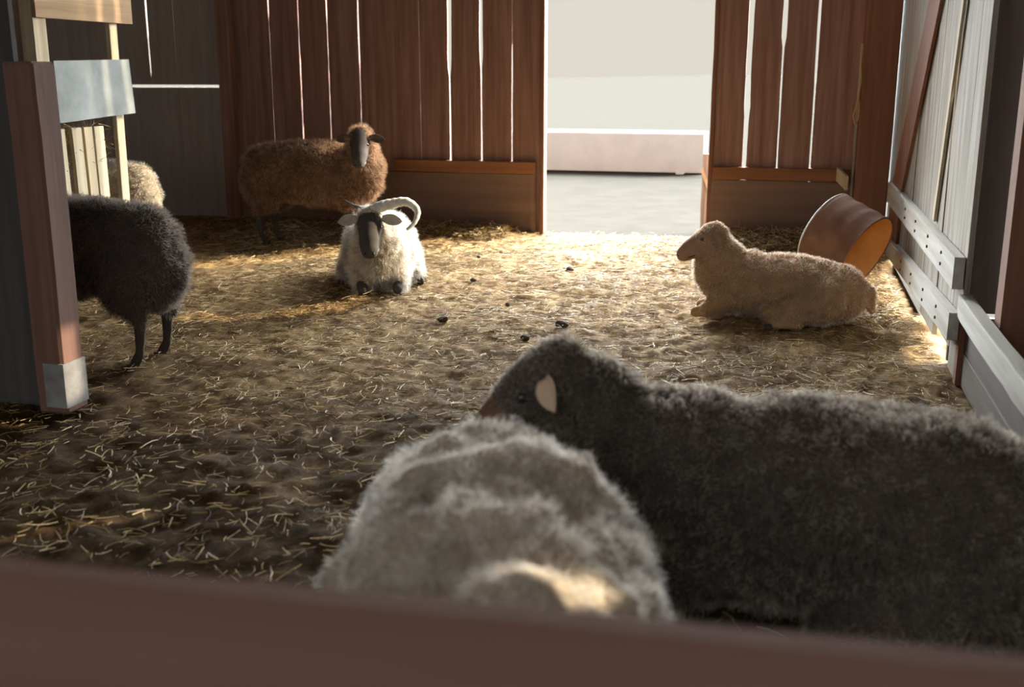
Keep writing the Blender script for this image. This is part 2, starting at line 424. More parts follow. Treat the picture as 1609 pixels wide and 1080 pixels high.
# ---------------------------------------------------------------- dark board partition left of the short post
board_wall('wall_partition', {-2.95: (0, 0, 9, 9), -3.2: (0, 0, 9, 9), -3.45: (0, 0, 9, 9), -3.7: (0, 0, 9, 9)}, (-3.95, -2.705), 3.44, 0, ZC, M['black_boards'])
# ---------------------------------------------------------------- near left: short post
def make_left_post():
    root = empty('fence_post', (-2.63, 3.42, 0), 0, 'short thick red-brown post in front of the black sheep at left', 'post')
    box_obj('post_shaft', (-.065, .062, -.065, .065, 0, 1.29), M['post'], root, wob=.005, bevel=.01)
    o = box_obj('light_patch_plate', (-.02, .068, -.072, -.064, .03, .20), M['plate'], root, bevel=.001); o['label'] = 'pale grey plate added at the post foot, standing in for a patch of light'  # plate added to stand in for light on the post's foot
    o = box_obj('light_patch_plate', (.062, .068, -.066, .06, .03, .20), M['plate'], root, bevel=.001); o['label'] = 'pale grey plate added at the post foot, standing in for a patch of light'
make_left_post()

# ---------------------------------------------------------------- hay feeder
def make_feeder():
    root = empty('hay_feeder', (-3.9, 5.6, 0), 0, 'slatted wooden hay feeder with grey metal sheet across it, left of the pen', 'hay feeder')
    def B(nm, y0, y1, z0, z1, m, x0=-.02, x1=0., tilt=0, **k):
        bm = bmesh.new(); v = box(bm, x0, x1, y0-5.6, y1-5.6, z0, z1)
        for q in v[4:]: q.co.y += tilt
        bmesh.ops.bevel(bm, geom=list(bm.edges), offset=.003, segments=1, affect='EDGES')
        return from_bm(nm, bm, m, root)
    B('post', 5.14, 5.25, 0, 2.1, M['beige_z'], -.03, 0)
    B('post', 5.80, 5.88, 0, 2.1, M['beige_z'], -.03, -.003, tilt=.03)
    B('post', 5.12, 5.22, 0, 2.1, M['beige_z'], -.62, -.54)
    B('post', 5.84, 5.93, 0, 2.1, M['beige_z'], -.62, -.54)
    B('top_board', 5.14, 6.03, 1.535, 1.93, M['beige_y'], .0, .022)
    for (a, b, t) in ((5.245, 5.35, -.02), (5.41, 5.50, -.02), (5.52, 5.60, -.02), (5.605, 5.70, -.01)):
        B('slat', a, b, .05, .95, M['beige_z'], -.03, -.008, tilt=t)
    for (a, b) in ((5.25, 5.35), (5.5, 5.6), (5.75, 5.82)):
        B('slat', a, b, .05, .95, M['beige_z'], -.56, -.54)
    B('bottom_board', 5.14, 5.92, .25, .42, M['beige_y'], -.052, -.032)
    # metal sheet, slightly bowed
    bm = bmesh.new(); n = 16; vs = []
    for side in (0, .0015):
        for i in range(n+1):
            for j in range(7):
                t, s = i/n, j/6
                y = 5.235 + .70*t - 5.6
                z0, z1 = .985+.03*t, 1.315+.015*t
                x = .030 + .010*math.sin(t*PI*2.2+.4)*(1-s*.5) + .012*(1-s)*t + side
                vs.append(bm.verts.new((x, y, z0+(z1-z0)*s)))
    W = (n+1)*7
    for i in range(n):
        for j in range(6):
            a = i*7+j
            bm.faces.new((vs[a], vs[a+7], vs[a+8], vs[a+1])); bm.faces.new((vs[W+a+1], vs[W+a+8], vs[W+a+7], vs[W+a]))
    bmesh.ops.recalc_face_normals(bm, faces=bm.faces)
    o = from_bm('metal_sheet', bm, M['sheet'], root, True); o['label'] = 'grey galvanised metal sheet'
    # hay
    rng = np.random.default_rng(3); n = 1500
    P = np.stack([rng.uniform(-.5, -.03, n), rng.uniform(-.44, .20, n), .86+rng.uniform(-.1, .06, n) + .03*rng.normal(size=n)], 1)
    me = straw_mesh('hay', P, rng, .06, .17, .0016, .6)
    h = link('hay', me, root, M['hay']); h['kind'] = 'stuff'; h['label'] = 'dry hay behind the slats'

def straw_mesh(name, P, rng, l0, l1, wd, lift, az=None):
    """bent dry stalks, each a thin three-sided stem"""
    n = len(P); ln = rng.uniform(l0, l1, n)*np.where(rng.random(n) < .5, .6, 1)
    az = rng.uniform(0, 2*PI, n) if az is None else az
    el = rng.normal(0, lift, n)
    d = np.stack([np.cos(az)*np.cos(el), np.sin(az)*np.cos(el), np.sin(el)], 1)
    bend = rng.normal(0, .08, (n, 3))*ln[:, None]; bend[:, 2] *= .4
    K = 4; r = wd*rng.uniform(.6, 1.5, n)
    a = np.cross(d, [0, 0, 1.0]); a /= np.linalg.norm(a, axis=1)[:, None]+1e-9; b = np.cross(a, d)
    V = np.zeros((n, K, 3, 3))
    for k in range(K):
        t = k/(K-1)-.5
        c = P + d*(ln*t)[:, None] + bend*(t*t*4)
        for q in range(3):
            th = 2*PI*q/3
            V[:, k, q] = c + (a*math.cos(th) + b*math.sin(th))*r[:, None]
    base = (np.arange(n)*K*3)[:, None]; Fq = []
    for k in range(K-1):
        for q in range(3):
            q2 = (q+1) % 3
            Fq.append(base + np.array([k*3+q, k*3+q2, (k+1)*3+q2, (k+1)*3+q]))
    Fq = np.concatenate(Fq, 0)
    me = np_mesh(name, V.reshape(-1, 3), Fq)
    ca = me.color_attributes.new('tint', 'FLOAT_COLOR', 'POINT')
    tint = rng.random(n)
    col = np.ones((n, K*3, 4), dtype=np.float32); col[:, :, 0] = tint[:, None]; col[:, :, 1] = rng.random(n)[:, None]
    ca.data.foreach_set('color', col.ravel())
    return me
def straw_material(name, stops):
    m = mat(name, (1, 1, 1), .6, .25); nt = m.node_tree; N = nt.nodes; L = nt.links
    at = N.new('ShaderNodeAttribute'); at.attribute_name = 'tint'
    sep = N.new('ShaderNodeSeparateColor'); L.new(at.outputs['Color'], sep.inputs[0])
    r = N.new('ShaderNodeValToRGB'); e = r.color_ramp.elements
    e[0].position = 0; e[0].color = (*stops[0], 1); e[1].position = 1; e[1].color = (*stops[-1], 1)
    for i, c in enumerate(stops[1:-1]):
        x = e.new((i+1)/(len(stops)-1)); x.color = (*c, 1)
    L.new(sep.outputs[0], r.inputs[0]); L.new(r.outputs[0], N['Principled BSDF'].inputs['Base Color'])
    return m
M['straw'] = straw_material('loose_straw', [(.05, .032, .014), (.12, .075, .026), (.24, .155, .055), (.42, .30, .12), (.74, .62, .40)])
M['hay'] = straw_material('feeder_hay', [(.14, .10, .04), (.30, .22, .09), (.42, .32, .15)])
make_feeder()

def make_straw():
    rng = np.random.default_rng(11)
    n = 46000
    x = rng.uniform(-4.6, .70, n*2); y = rng.uniform(1.3, 8.5, n*2)**1.0
    # only where the pen can be seen from, thicker in patches
    dens = .55 + .6*vnoise(np.stack([x*1.1, y*1.1, x*0], 1), 21) + .25*vnoise(np.stack([x*4, y*4, x*0], 1), 22)
    dens = dens*(.36+.64*smooth01((y-3.0)/2.2))
    ok = (rng.random(n*2) < dens) & ~((x < -.98*y+.1))
    x, y = x[ok][:n], y[ok][:n]
    P = np.stack([x, y, floor_h(x, y)+.006+rng.exponential(.006, len(x))], 1)
    me = straw_mesh('straw_litter', P, rng, .018, .10, .0012, .12)
    o = link('straw_litter', me, None, M['straw']); tag(o, 'loose dry straw scattered over the trampled pen floor', 'straw', kind='stuff')
    # fluffed banks of straw along the foot of the back wall and beside the tub
    rng = np.random.default_rng(12); Q = []
    for (x0, x1, y0, y1, k, hh) in ((-3.0, -2.1, 7.95, 8.30, 900, .05), (-.45, .35, 7.8, 8.30, 1300, .09), (.1, .60, 5.6, 6.05, 500, .05), (-4.2, -3.0, 7.7, 8.2, 500, .04)):
        xx = rng.uniform(x0, x1, k); yy = rng.uniform(y0, y1, k)
        Q.append(np.stack([xx, yy, floor_h(xx, yy)+rng.random(k)*hh], 1))
    Q = np.concatenate(Q)
    me = straw_mesh('straw_bank', Q, rng, .06, .2, .0018, .35)
    o = link('straw_bank', me, None, M['straw']); tag(o, 'tangled straw heaped against the foot of the back wall', 'straw', kind='stuff')
make_straw()

# dark clods of dung lying on the lit floor
M['dung'] = noise_mat('dried_dung', [(.035, .025, .018), (.09, .06, .04)], nscale=30, rough=.95)
def make_clods():
    spots = [(-1.33, 6.78, .028), (-1.85, 6.35, .02), (-1.06, 5.25, .034), (-1.68, 5.20, .026), (-1.2, 5.03, .022), (-1.44, 7.4, .016), (-.62, 7.55, .02), (-2.0, 7.0, .014), (-.75, 4.6, .028), (-1.5, 5.85, .018)]
    lab = ['round dark dung clod alone on the brightest floor, below the doorway', 'small dark clod right of the horned sheep', 'largest dark clod, just behind the head of the large black sheep', 'dark clod midway between horned sheep and black sheep head',
           'small clod left of the largest clod, above the head of the large black sheep', 'tiny dark clod near the door sill', 'small clod near the muzzle of the cream sheep', 'tiny clod near the kickboard left of the doorway', 'brown clod between the cream sheep and the large black sheep', 'small clod in the middle of the pen floor']
    for i, (x, y, r) in enumerate(spots):
        bm = bmesh.new(); bmesh.ops.create_icosphere(bm, subdivisions=3, radius=r)
        for v in bm.verts:
            n = float(vnoise([[v.co.x/r*1.3+i*7, v.co.y/r*1.3, v.co.z/r*1.3]], 7)); v.co *= 1+.3*n; v.co.z *= .7
        o = from_bm('dung_clod', bm, M['dung'], None, True)
        o.location = (x, y, float(floor_h(np.array([x]), np.array([y]))[0]) + r*.45)
        tag(o, lab[i], 'dung', 'dung clods on the pen floor')
make_clods()

# ---------------------------------------------------------------- tipped tub
def make_tub():
    base = Vector((.40, 6.85, 0))
    root = empty('tipped_tub', base, 0, 'rusty brown round tub tipped against the gate foot, sun glow coloured orange inside', 'tub')
    c0 = Vector((.245, 6.95, .315)); ax = Vector((.778, -.477, -.408)).normalized(); Ln = .31
    up = Vector((0, 0, 1)); u = (up - ax*up.dot(ax)).normalized(); v = ax.cross(u)
    def ring(bm, c, r, seg=48): return [bm.verts.new(c + (u*math.cos(2*PI*k/seg) + v*math.sin(2*PI*k/seg))*r - base) for k in range(seg)]
    def skin(bm, rs):
        for A, B in zip(rs, rs[1:]):
            for k in range(len(A)): bm.faces.new((A[k], A[(k+1) % len(A)], B[(k+1) % len(A)], B[k]))
    r0, r1 = .24, .25
    bm = bmesh.new(); rs = [ring(bm, c0 + ax*Ln*t, r0+(r1-r0)*t + .004*math.sin(t*20)) for t in np.linspace(0, 1, 12)]
    skin(bm, rs); bm.faces.new(rs[0]); bmesh.ops.recalc_face_normals(bm, faces=bm.faces)
    from_bm('tub_wall', bm, M['rust'], root, True)
    bm = bmesh.new(); rs = [ring(bm, c0 + ax*(Ln*t), r0+(r1-r0)*t-.007) for t in np.linspace(1, .03, 6)]
    skin(bm, rs); bm.faces.new(rs[-1]); bmesh.ops.recalc_face_normals(bm, faces=bm.faces); bmesh.ops.reverse_faces(bm, faces=bm.faces)
    o = from_bm('tub_inner_glow', bm, M['tub_glow'], root, True); o['label'] = 'tub inside coloured orange for the sun glow'
    for nm, t, r, m in (('bottom_rim', 0, r0, 'lit_edge'), ('mouth_rim', 1, r1, 'rust')):
        bm = bmesh.new(); c = c0+ax*Ln*t
        pts = [c + (u*math.cos(2*PI*k/48) + v*math.sin(2*PI*k/48))*(r-.001) - base for k in range(49)]
        tube_bm(bm, pts, .006, 8); from_bm(nm, bm, M[m], root, True)
make_tub()

# string and small board ends by the corner post
bm = bmesh.new()
tube_bm(bm, [(.458, 8.13, 1.45), (.452, 8.11, 1.3), (.462, 8.10, 1.2), (.45, 8.11, 1.1), (.44, 8.11, 1.02), (.425, 8.10, .96), (.44, 8.10, .90), (.46, 8.11, .93), (.463, 8.11, 1.0), (.46, 8.11, 1.06)], .005, 6)
tag(from_bm('baling_twine', bm, M['twine'], None, True), 'loop of orange-brown twine hanging on the corner post', 'twine')
bm = bmesh.new(); plank(bm, (.36, 8.37, .53), (.415, 8.10, .49), (0, 0, .05), (.009, 0, 0))
tag(from_bm('board_end', bm, M['beige_z'], None), 'short pale board end sticking out by the corner post', 'board')

# ---------------------------------------------------------------- foreground rail
o = box_obj('fence_rail', (-2.2, 1.2, .715, .75, .665, .85), M['rail'], wob=.004, bevel=.005)
o.rotation_euler = (0, math.radians(-.6), math.radians(1.5))
tag(o, 'broad brown wooden rail across the very front, out of focus', 'rail')

# ---------------------------------------------------------------- outside the doorway
M['ground_out'] = noise_mat('dark_yard_ground', [(.041, .040, .035), (.050, .048, .043)], nscale=3, rough=.95, bump=0, spec=0)  # dark base colour, offsets the strong light outside
bm = bmesh.new()
for (x0, x1, y0, y1) in ((-60, 60, YB+.1, 900), (1.43, 60, -40, YB+.1), (-60, XL-.03, -40, YB+.1), (XL-.03, 1.43, -40, -2.61), (XR+.02, 1.43, 5.06, YB+.1)):
    z = -.02
    bm.faces.new([bm.verts.new(p) for p in ((x0, y0, z), (x1, y0, z), (x1, y1, z), (x0, y1, z))])
o = from_bm('ground', bm, M['ground_out']); o['kind'] = 'structure'
_g = M['ground_out'].node_tree; _d = _g.nodes.new('ShaderNodeBsdfDiffuse')
_g.links.new([l for l in _g.links if l.to_socket.name == 'Base Color'][0].from_socket, _d.inputs[0]); _g.links.new(_d.outputs[0], _g.nodes['Material Output'].inputs[0])
M['white'] = noise_mat('sun_bleached_white', [(.44, .46, .45), (.52, .53, .51)], nscale=4, bump=.05)
def make_outside():
    root = empty('yard_post', (-.635, 8.95, 0), 0, 'short sunlit stub of a post just outside the right side of the doorway', 'post')
    box_obj('post_shaft', (-.03, .03, -.03, .03, -.02, .62), M['pale_z'], root, wob=.006)
    bm = bmesh.new(); plank(bm, (-.035, -.035, .50), (.03, -.04, .33), (.004, 0, .022), (0, .006, 0)); from_bm('nailed_lath', bm, M['beige_z'], root)
    t = empty('water_trough', (-2.35, 14.5, 0), 0, 'long pale water trough outside beyond the doorway', 'trough')
    bm = bmesh.new()
    prof = [(-.28, .0), (.28, 0), (.34, .5), (.30, .5), (.25, .06), (-.25, .06), (-.30, .5), (-.34, .5)]
    A = [bm.verts.new((-1.3, y, z)) for y, z in prof]; Bv = [bm.verts.new((1.3, y, z)) for y, z in prof]
    for k in range(8): bm.faces.new((A[k], A[(k+1) % 8], Bv[(k+1) % 8], Bv[k]))
    bm.faces.new(A[::-1]); bm.faces.new(Bv)
    for x in (-1.3, 1.27): box(bm, x, x+.03, -.27, .27, .04, .48)
    bmesh.ops.recalc_face_normals(bm, faces=bm.faces)
    from_bm('trough_body', bm, M['white'], t)
    for x in (-1.0, 1.0): box_obj('foot', (x-.05, x+.05, -.3, .3, -.02, .004), M['white'], t)
make_outside()

# ---------------------------------------------------------------- sheep
def remesh_union(parts, voxel=.013, smooth=6):
    """one continuous skin around overlapping tapered capsules: part = (p0, r0, p1, r1, side_scale, z_scale)"""
    bm = bmesh.new()
    for (p0, r0, p1, r1, sy, sz) in parts:
        p0, p1 = Vector(p0), Vector(p1); n = max(2, int((p1-p0).length/.022)+1)
        ax = (p1-p0).normalized() if (p1-p0).length > 1e-5 else Vector((1, 0, 0))
        for i in range(n+1):
            t = i/n; r = r0+(r1-r0)*t
            mtx = Matrix.Translation(p0.lerp(p1, t)) @ Matrix.Diagonal((r, r*sy, r*sz, 1))
            bmesh.ops.create_icosphere(bm, subdivisions=2 if r < .1 else 3, radius=1, matrix=mtx)
    me = bpy.data.meshes.new('tmp'); bm.to_mesh(me); bm.free()
    o = bpy.data.objects.new('tmp', me); C.objects.link(o)
    md = o.modifiers.new('r', 'REMESH'); md.mode = 'VOXEL'; md.voxel_size = voxel
    sm = o.modifiers.new('s', 'SMOOTH'); sm.factor = .5; sm.iterations = smooth
    dg = bpy.context.evaluated_depsgraph_get(); dg.update()
    out = bpy.data.meshes.new_from_object(o.evaluated_get(dg))
    bpy.data.objects.remove(o); bpy.data.meshes.remove(me)
    return out

def seg_dist(P, a, b, ra, rb):
    a, b = np.array(a, float), np.array(b, float); d = b-a; L2 = max(d@d, 1e-9)
    t = np.clip((P-a)@d/L2, 0, 1)
    return np.linalg.norm(P-(a+t[:, None]*d), axis=1) - (ra+(rb-ra)*t), t

def strands(name, V, Nn, rng, length, width, clump=.03, mess=.5, droop=.25, K=4, curl=.006, part=None):
    """woolly locks: thin tapering ribbons that lean together in clumps"""
    n = len(V)
    q = V/clump
    T = np.stack([vnoise(q, 31), vnoise(q, 32), vnoise(q, 33)], 1)
    D = Nn + mess*T*1.3 + rng.normal(0, .22, (n, 3)) + np.array([0, 0, -droop])
    D /= np.linalg.norm(D, axis=1)[:, None]
    ln = length*rng.uniform(.55, 1.2, n)*(1+.45*vnoise(V/(clump*1.7), 34))
    side = np.cross(D, rng.normal(size=(n, 3))); side /= np.linalg.norm(side, axis=1)[:, None]+1e-9
    s2 = np.cross(D, side)
    ph = rng.uniform(0, 2*PI, n)
    VV = np.zeros((n, K, 2, 3), dtype=np.float32)
    for k in range(K):
        t = k/(K-1)
        c = V + D*(ln*t - .004)[:, None] + (np.cos(ph+t*5)[:, None]*side + np.sin(ph+t*5)[:, None]*s2)*curl*t + np.array([0, 0, -1])*(ln*t*t*.35*droop)[:, None]
        wd = width*(1-.75*t)
        VV[:, k, 0] = c - side*wd/2; VV[:, k, 1] = c + side*wd/2
    base = (np.arange(n)*K*2)[:, None]
    Fq = np.concatenate([base + np.array([k*2, k*2+1, k*2+3, k*2+2]) for k in range(K-1)], 0)
    me = np_mesh(name, VV.reshape(-1, 3), Fq)
    ca = me.color_attributes.new('tint', 'FLOAT_COLOR', 'POINT')
    col = np.ones((n, K, 2, 4), dtype=np.float32)
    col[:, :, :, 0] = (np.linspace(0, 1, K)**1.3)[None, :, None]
    sh = np.clip(.5 + .45*vnoise(V/.11, 35) + .45*vnoise(V/.035, 36) + rng.normal(0, .12, n), 0, 1)
    col[:, :, :, 1] = sh[:, None, None]
    ca.data.foreach_set('color', col.ravel())
    return me

def sheep(name, label, loc, rz, scale, pose, poll, muzzle, m_wool, m_skin, m_face, m_leg, n_str=26000, wool=.028, sw=.0016,
          clump=.035, mess=.5, wool_r=1.0, horns=None, ears='side', patches=None, seed=1, face_wool=.30, tuft=True, ear_mat=None, torso=None, neck=1.0, headscale=1.0, eye_open=True, ring=.0, ear_dir=(0,0), ear_turn=.5, ear_size=1.0, ear_out=0, sh_up=.09, dip=0, blaze=None):
    """poll and muzzle are world points; the body faces +x before turning by rz"""
    rng = np.random.default_rng(seed)
    root = empty(name, loc, rz, label, 'sheep', 'sheep in the barn pen')
    root.scale = (scale,)*3
    inv = Matrix.LocRotScale(Vector(loc), Euler((0, 0, rz)), Vector((scale,)*3)).inverted()
    P0, P1 = inv @ Vector(poll), inv @ Vector(muzzle)
    hd = (P1-P0).normalized(); hl = .215*headscale; P1 = P0 + hd*hl
    side = hd.cross(Vector((0, 0, 1))).normalized(); hu = side.cross(hd).normalized()   # side = animal's right
    parts = []; tags = []
    def add(kind, *p): parts.append(p); tags.append(kind)
    if pose == 'stand':
        tz = .52
        add('w', (-.36, 0, tz), .185, (-.15, 0, tz-.005), .215, .88, 1.0)
        add('w', (-.15, 0, tz-.005), .215, (.12, 0, tz-.015), .21, .90, 1.0)
        add('w', (.12, 0, tz-.015), .21, (.34, 0, tz-.01), .17, .82, 1.05)
        add('w', (-.42, 0, tz-.06), .14, (-.43, 0, tz-.17), .10, 1.1, 1)
        sh = Vector((.36, 0, tz+.02))
        for s in (-1, 1):
            add('w', (-.36, .09*s, .42), .125, (-.31, .115*s, .33), .085, .8, 1)
            add('w', (-.31, .115*s, .33), .08, (-.40, .11*s, .235), .042, .8, 1)
            add('l', (-.40, .11*s, .235), .033, (-.385, .11*s, .08), .022, .9, 1)
            add('l', (-.385, .11*s, .08), .024, (-.355, .11*s, .03), .026, .9, 1)
            add('w', (.31, .085*s, .40), .095, (.29, .095*s, .30), .055, .8, 1)
            add('l', (.29, .095*s, .30), .045, (.31, .095*s, .21), .032, .9, 1)
            add('l', (.31, .095*s, .21), .030, (.305, .095*s, .08), .021, .9, 1)
            add('l', (.305, .095*s, .08), .023, (.33, .095*s, .03), .026, .9, 1)
        hooves = [(-.345, .11*s, 0) for s in (-1, 1)] + [(.34, .095*s, 0) for s in (-1, 1)]
        add('w', (-.52, 0, .50), .04, (-.545, 0, .36), .028, 1, 1)                      # tail
    else:
        tz = .245 if torso is None else torso
        k = tz/.245
        add('w', (-.34, 0, tz-.015), .205*k, (-.12, 0, tz), .235*k, 1.02, .98)
        add('w', (-.12, 0, tz), .235*k, (.14, 0, tz+.005), .225*k, .98, 1.0)
        add('w', (.14, 0, tz+.005), .225*k, (.31, 0, tz+sh_up/3), .165*k, .92, 1.05)
        sh = Vector((.31, 0, tz+sh_up))
        for s in (-1, 1):
            add('w', (-.26, .15*s, .15), .13, (-.02, .20*s, .08), .075, .8, .95)         # thigh laid along the ground
            add('w', (-.02, .20*s, .07), .045, (-.14, .245*s, .035), .030, 1, 1)
            add('l', (-.14, .245*s, .035), .027, (-.02, .26*s, .028), .022, 1, 1)
            add('w', (.24, .10*s, .14), .085, (.36, .115*s, .075), .055, .9, 1)          # folded foreleg, knee forward
            add('l', (.36, .115*s, .07), .040, (.44, .11*s, .045), .034, 1, 1)
            add('l', (.44, .11*s, .04), .028, (.30, .10*s, .024), .020, 1, .9)
        hooves = [(.01, .262*s, 0) for s in (-1, 1)]
        add('w', (-.50, 0, .20), .04, (-.525, 0, .09), .028, 1, 1)
    mid = sh.lerp(P0, .5) + Vector((0, 0, -.012-dip))
    nb = P0 - hd*.015 - hu*.02
    add('w', sh, (.155 if pose == 'stand' else .16)*neck, mid, .118*neck, .85, 1.05)
    add('w', mid, .118*neck, nb, .088*(neck+1)/2, .9, 1.0)
    H = lambda a, b=0., c=0.: P0 + hd*(a*headscale) + hu*(b*headscale) + side*(c*headscale)
    hs = headscale
    add('h', H(-.01), .072*hs, H(.07, -.006), .064*hs, .95, 1)
    add('f', H(.06, -.004), .060*hs, H(.135, -.014), .059*hs, .95, 1)
    add('f', H(.135, -.014), .057*hs, H(.188, -.024), .047*hs, 1.0, 1)
    for s in (-1, 1):
        add('f', H(.055, -.045, .025*s), .034*hs, H(.135, -.050, .014*s), .030*hs, 1, 1)      # jaw
        add('f', H(.055, .026, .040*s), .021*hs, H(.078, .018, .040*s), .018*hs, 1, 1)          # brow
        add('f', H(.196, -.010, .016*s), .019*hs, H(.205, -.016, .014*s), .018*hs, 1, 1)        # nostril wings
    add('f', H(.15, -.052), .026*hs, H(.192, -.052), .021*hs, 1, 1)                            # chin
    me = remesh_union(parts, .0125)
    n = len(me.vertices); V = np.zeros(n*3, dtype=np.float32); me.vertices.foreach_get('co', V); V = V.reshape(-1, 3).astype(float)
    best = np.full(n, 9.); kind = np.zeros(n, int)
    for p, tg in zip(parts, tags):
        d, t = seg_dist(V, p[0], p[2], p[1], p[3])
        k_ = {'w': 0, 'h': 1, 'f': 2, 'l': 3}[tg]
        b = d < best; best = np.where(b, d, best); kind = np.where(b, k_, kind)
    h0 = np.array(P0); ta = ((V-h0)@np.array(hd))/hl
    kind = np.where((kind == 1) & (ta > face_wool), 2, kind)
    kind = np.where((kind == 2) & (ta < face_wool*.75), 1, kind)
    # lumpy fleece
    Nn = np.zeros(n*3, dtype=np.float32); me.vertices.foreach_get('normal', Nn); Nn = Nn.reshape(-1, 3).astype(float)
    wmask = (kind == 0) | (kind == 1)
    lump = (.012*vnoise(V/.085, seed+40) + .006*vnoise(V/.035, seed+41))*wool_r
    V2 = V + Nn*np.where(wmask, lump*np.where(kind == 1, .35, 1), 0)[:, None]
    V2[:, 2] = np.maximum(V2[:, 2], .006)
    me.vertices.foreach_set('co', V2.astype(np.float32).ravel())
    me.polygons.foreach_set('use_smooth', np.ones(len(me.polygons), dtype=bool))
    for m in (m_skin, m_face, m_leg): me.materials.append(m)
    fv = np.array([p.vertices[0] for p in me.polygons]); pk = kind[fv]
    me.polygons.foreach_set('material_index', np.where(pk == 2, 1, np.where(pk == 3, 2, 0)).astype(np.int32))
    me.update(); me.name = 'body'
    body = link('body', me, root)
    # fleece
    ar = np.zeros(len(me.polygons)); me.polygons.foreach_get('area', ar)
    ce = np.zeros(len(me.polygons)*3); me.polygons.foreach_get('center', ce); ce = ce.reshape(-1, 3)
    nn = np.zeros(len(me.polygons)*3); me.polygons.foreach_get('normal', nn); nn = nn.reshape(-1, 3)
    wp = ar*np.where(pk == 0, 1, np.where(pk == 1, 1.3, 0)); wp[ce[:, 2] < .02] = 0
    idx = rng.choice(len(ar), n_str, p=wp/wp.sum())
    jit = rng.normal(0, .005, (n_str, 3)); nv = nn[idx]; jit -= nv*(jit*nv).sum(1)[:, None]
    Vs = ce[idx]+jit
    shorten = np.where(pk[idx] == 1, .5, 1.0)
    sm = strands('fleece', Vs, nv, rng, wool*shorten, sw, clump, mess)
    if patches: patches(sm, Vs)
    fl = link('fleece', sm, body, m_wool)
    # short face hair keeps the face soft
    # ears
    em = ear_mat or m_face
    for s in (-1, 1):
        bm = bmesh.new(); L_ = .105*hs*ear_size; Wd = .030*hs*(ear_size+1)/2
        b0 = H(.005, .022, (.062+ear_out)*s)
        out = (side*s*(.93) + hu*ear_dir[0] - hd*(.25) + Vector((0, 0, -.18+ear_dir[1]))).normalized()
        fw = (hd - out*hd.dot(out)).normalized(); nr = out.cross(fw).normalized()
        ct, st_ = math.cos(ear_turn*s), math.sin(ear_turn*s); fw, nr = fw*ct + nr*st_, nr*ct - fw*st_
        g1 = []; NU, NV = 9, 6
        for layer in (0, 1):
            for i in range(NU):
                t = i/(NU-1); wv = Wd*math.sin(PI*min(1, .12+.86*t))**.75*(1 if t < .98 else .3)
                for j in range(NV):
                    q = j/(NV-1)*2-1
                    cup = (q*q)*wv*.55
                    p = b0 + out*L_*t + nr*q*wv + fw*(cup + layer*-.004*hs) - Vector((0, 0, 1))*(t*t*.018*hs)
                    g1.append(bm.verts.new(p))
        W_ = NU*NV
        for i in range(NU-1):
            for j in range(NV-1):
                a = i*NV+j
                bm.faces.new((g1[a], g1[a+1], g1[a+NV+1], g1[a+NV])); bm.faces.new((g1[W_+a], g1[W_+a+NV], g1[W_+a+NV+1], g1[W_+a+1]))
        for i in range(NU-1):
            for j in (0, NV-1):
                a = i*NV+j; bm.faces.new((g1[a], g1[a+NV], g1[W_+a+NV], g1[W_+a]))
        for j in range(NV-1):
            for a in (j, (NU-1)*NV+j): bm.faces.new((g1[a], g1[a+1], g1[W_+a+1], g1[W_+a]))
        bmesh.ops.recalc_face_normals(bm, faces=bm.faces)
        from_bm('ear', bm, em, root, True)
        # eyes
        bm = bmesh.new(); c = H(.066, .017, .049*s)
        bmesh.ops.create_uvsphere(bm, u_segments=16, v_segments=10, radius=.0135*hs, matrix=Matrix.Translation(c))
        e = from_bm('eye', bm, M['eye'], root, True)
        bm = bmesh.new(); bmesh.ops.create_uvsphere(bm, u_segments=12, v_segments=8, radius=.0065*hs, matrix=Matrix.Translation(H(.222, -.012, .020*s)) @ Matrix.Diagonal((1, 1, .6, 1)))
        from_bm('nostril', bm, M['eye'], root, True)
    bm = bmesh.new()
    tube_bm(bm, [H(.140, -.050, -.047), H(.180, -.044, -.040), H(.218, -.040, -.018), H(.224, -.040, 0), H(.218, -.040, .018), H(.180, -.044, .040), H(.140, -.050, .047)], .0035*hs, 8)
    from_bm('mouth_line', bm, M['eye'], root, True)
    # hooves
    for (x, y, z) in hooves:
        bm = bmesh.new()
        for s in (-1, 1):
            bmesh.ops.create_cone(bm, cap_ends=True, segments=14, radius1=.017, radius2=.012, depth=.034, matrix=Matrix.Translation((x, y+s*.0115, .017)) @ Matrix.Rotation(.2, 4, 'Y') @ Matrix.Diagonal((1.7, .75, 1, 1)))
        from_bm('hoof', bm, M['hoof'], root, True)
    # horns: list of world-space point lists with radii
    for pts, r0, hm in (horns or []):
        q = [inv @ Vector(p) for p in pts]
        # smooth the control points
        cr = []
        for i in range(len(q)-1):
            a, b, c_, d = q[max(i-1, 0)], q[i], q[i+1], q[min(i+2, len(q)-1)]
            for k in range(8):
                t = k/8
                cr.append(.5*((2*b)+(c_-a)*t+(2*a-5*b+4*c_-d)*t*t+(3*b-a-3*c_+d)*t**3))
        cr.append(q[-1]); nn_ = len(cr)
        rr = [r0*(1-.80*(i/(nn_-1))**1.3)*(1+.06*math.sin(i*1.9)) for i in range(nn_)]
        bm = bmesh.new(); tube_bm(bm, cr, rr, 14); from_bm('horn', bm, M[hm], root, True)
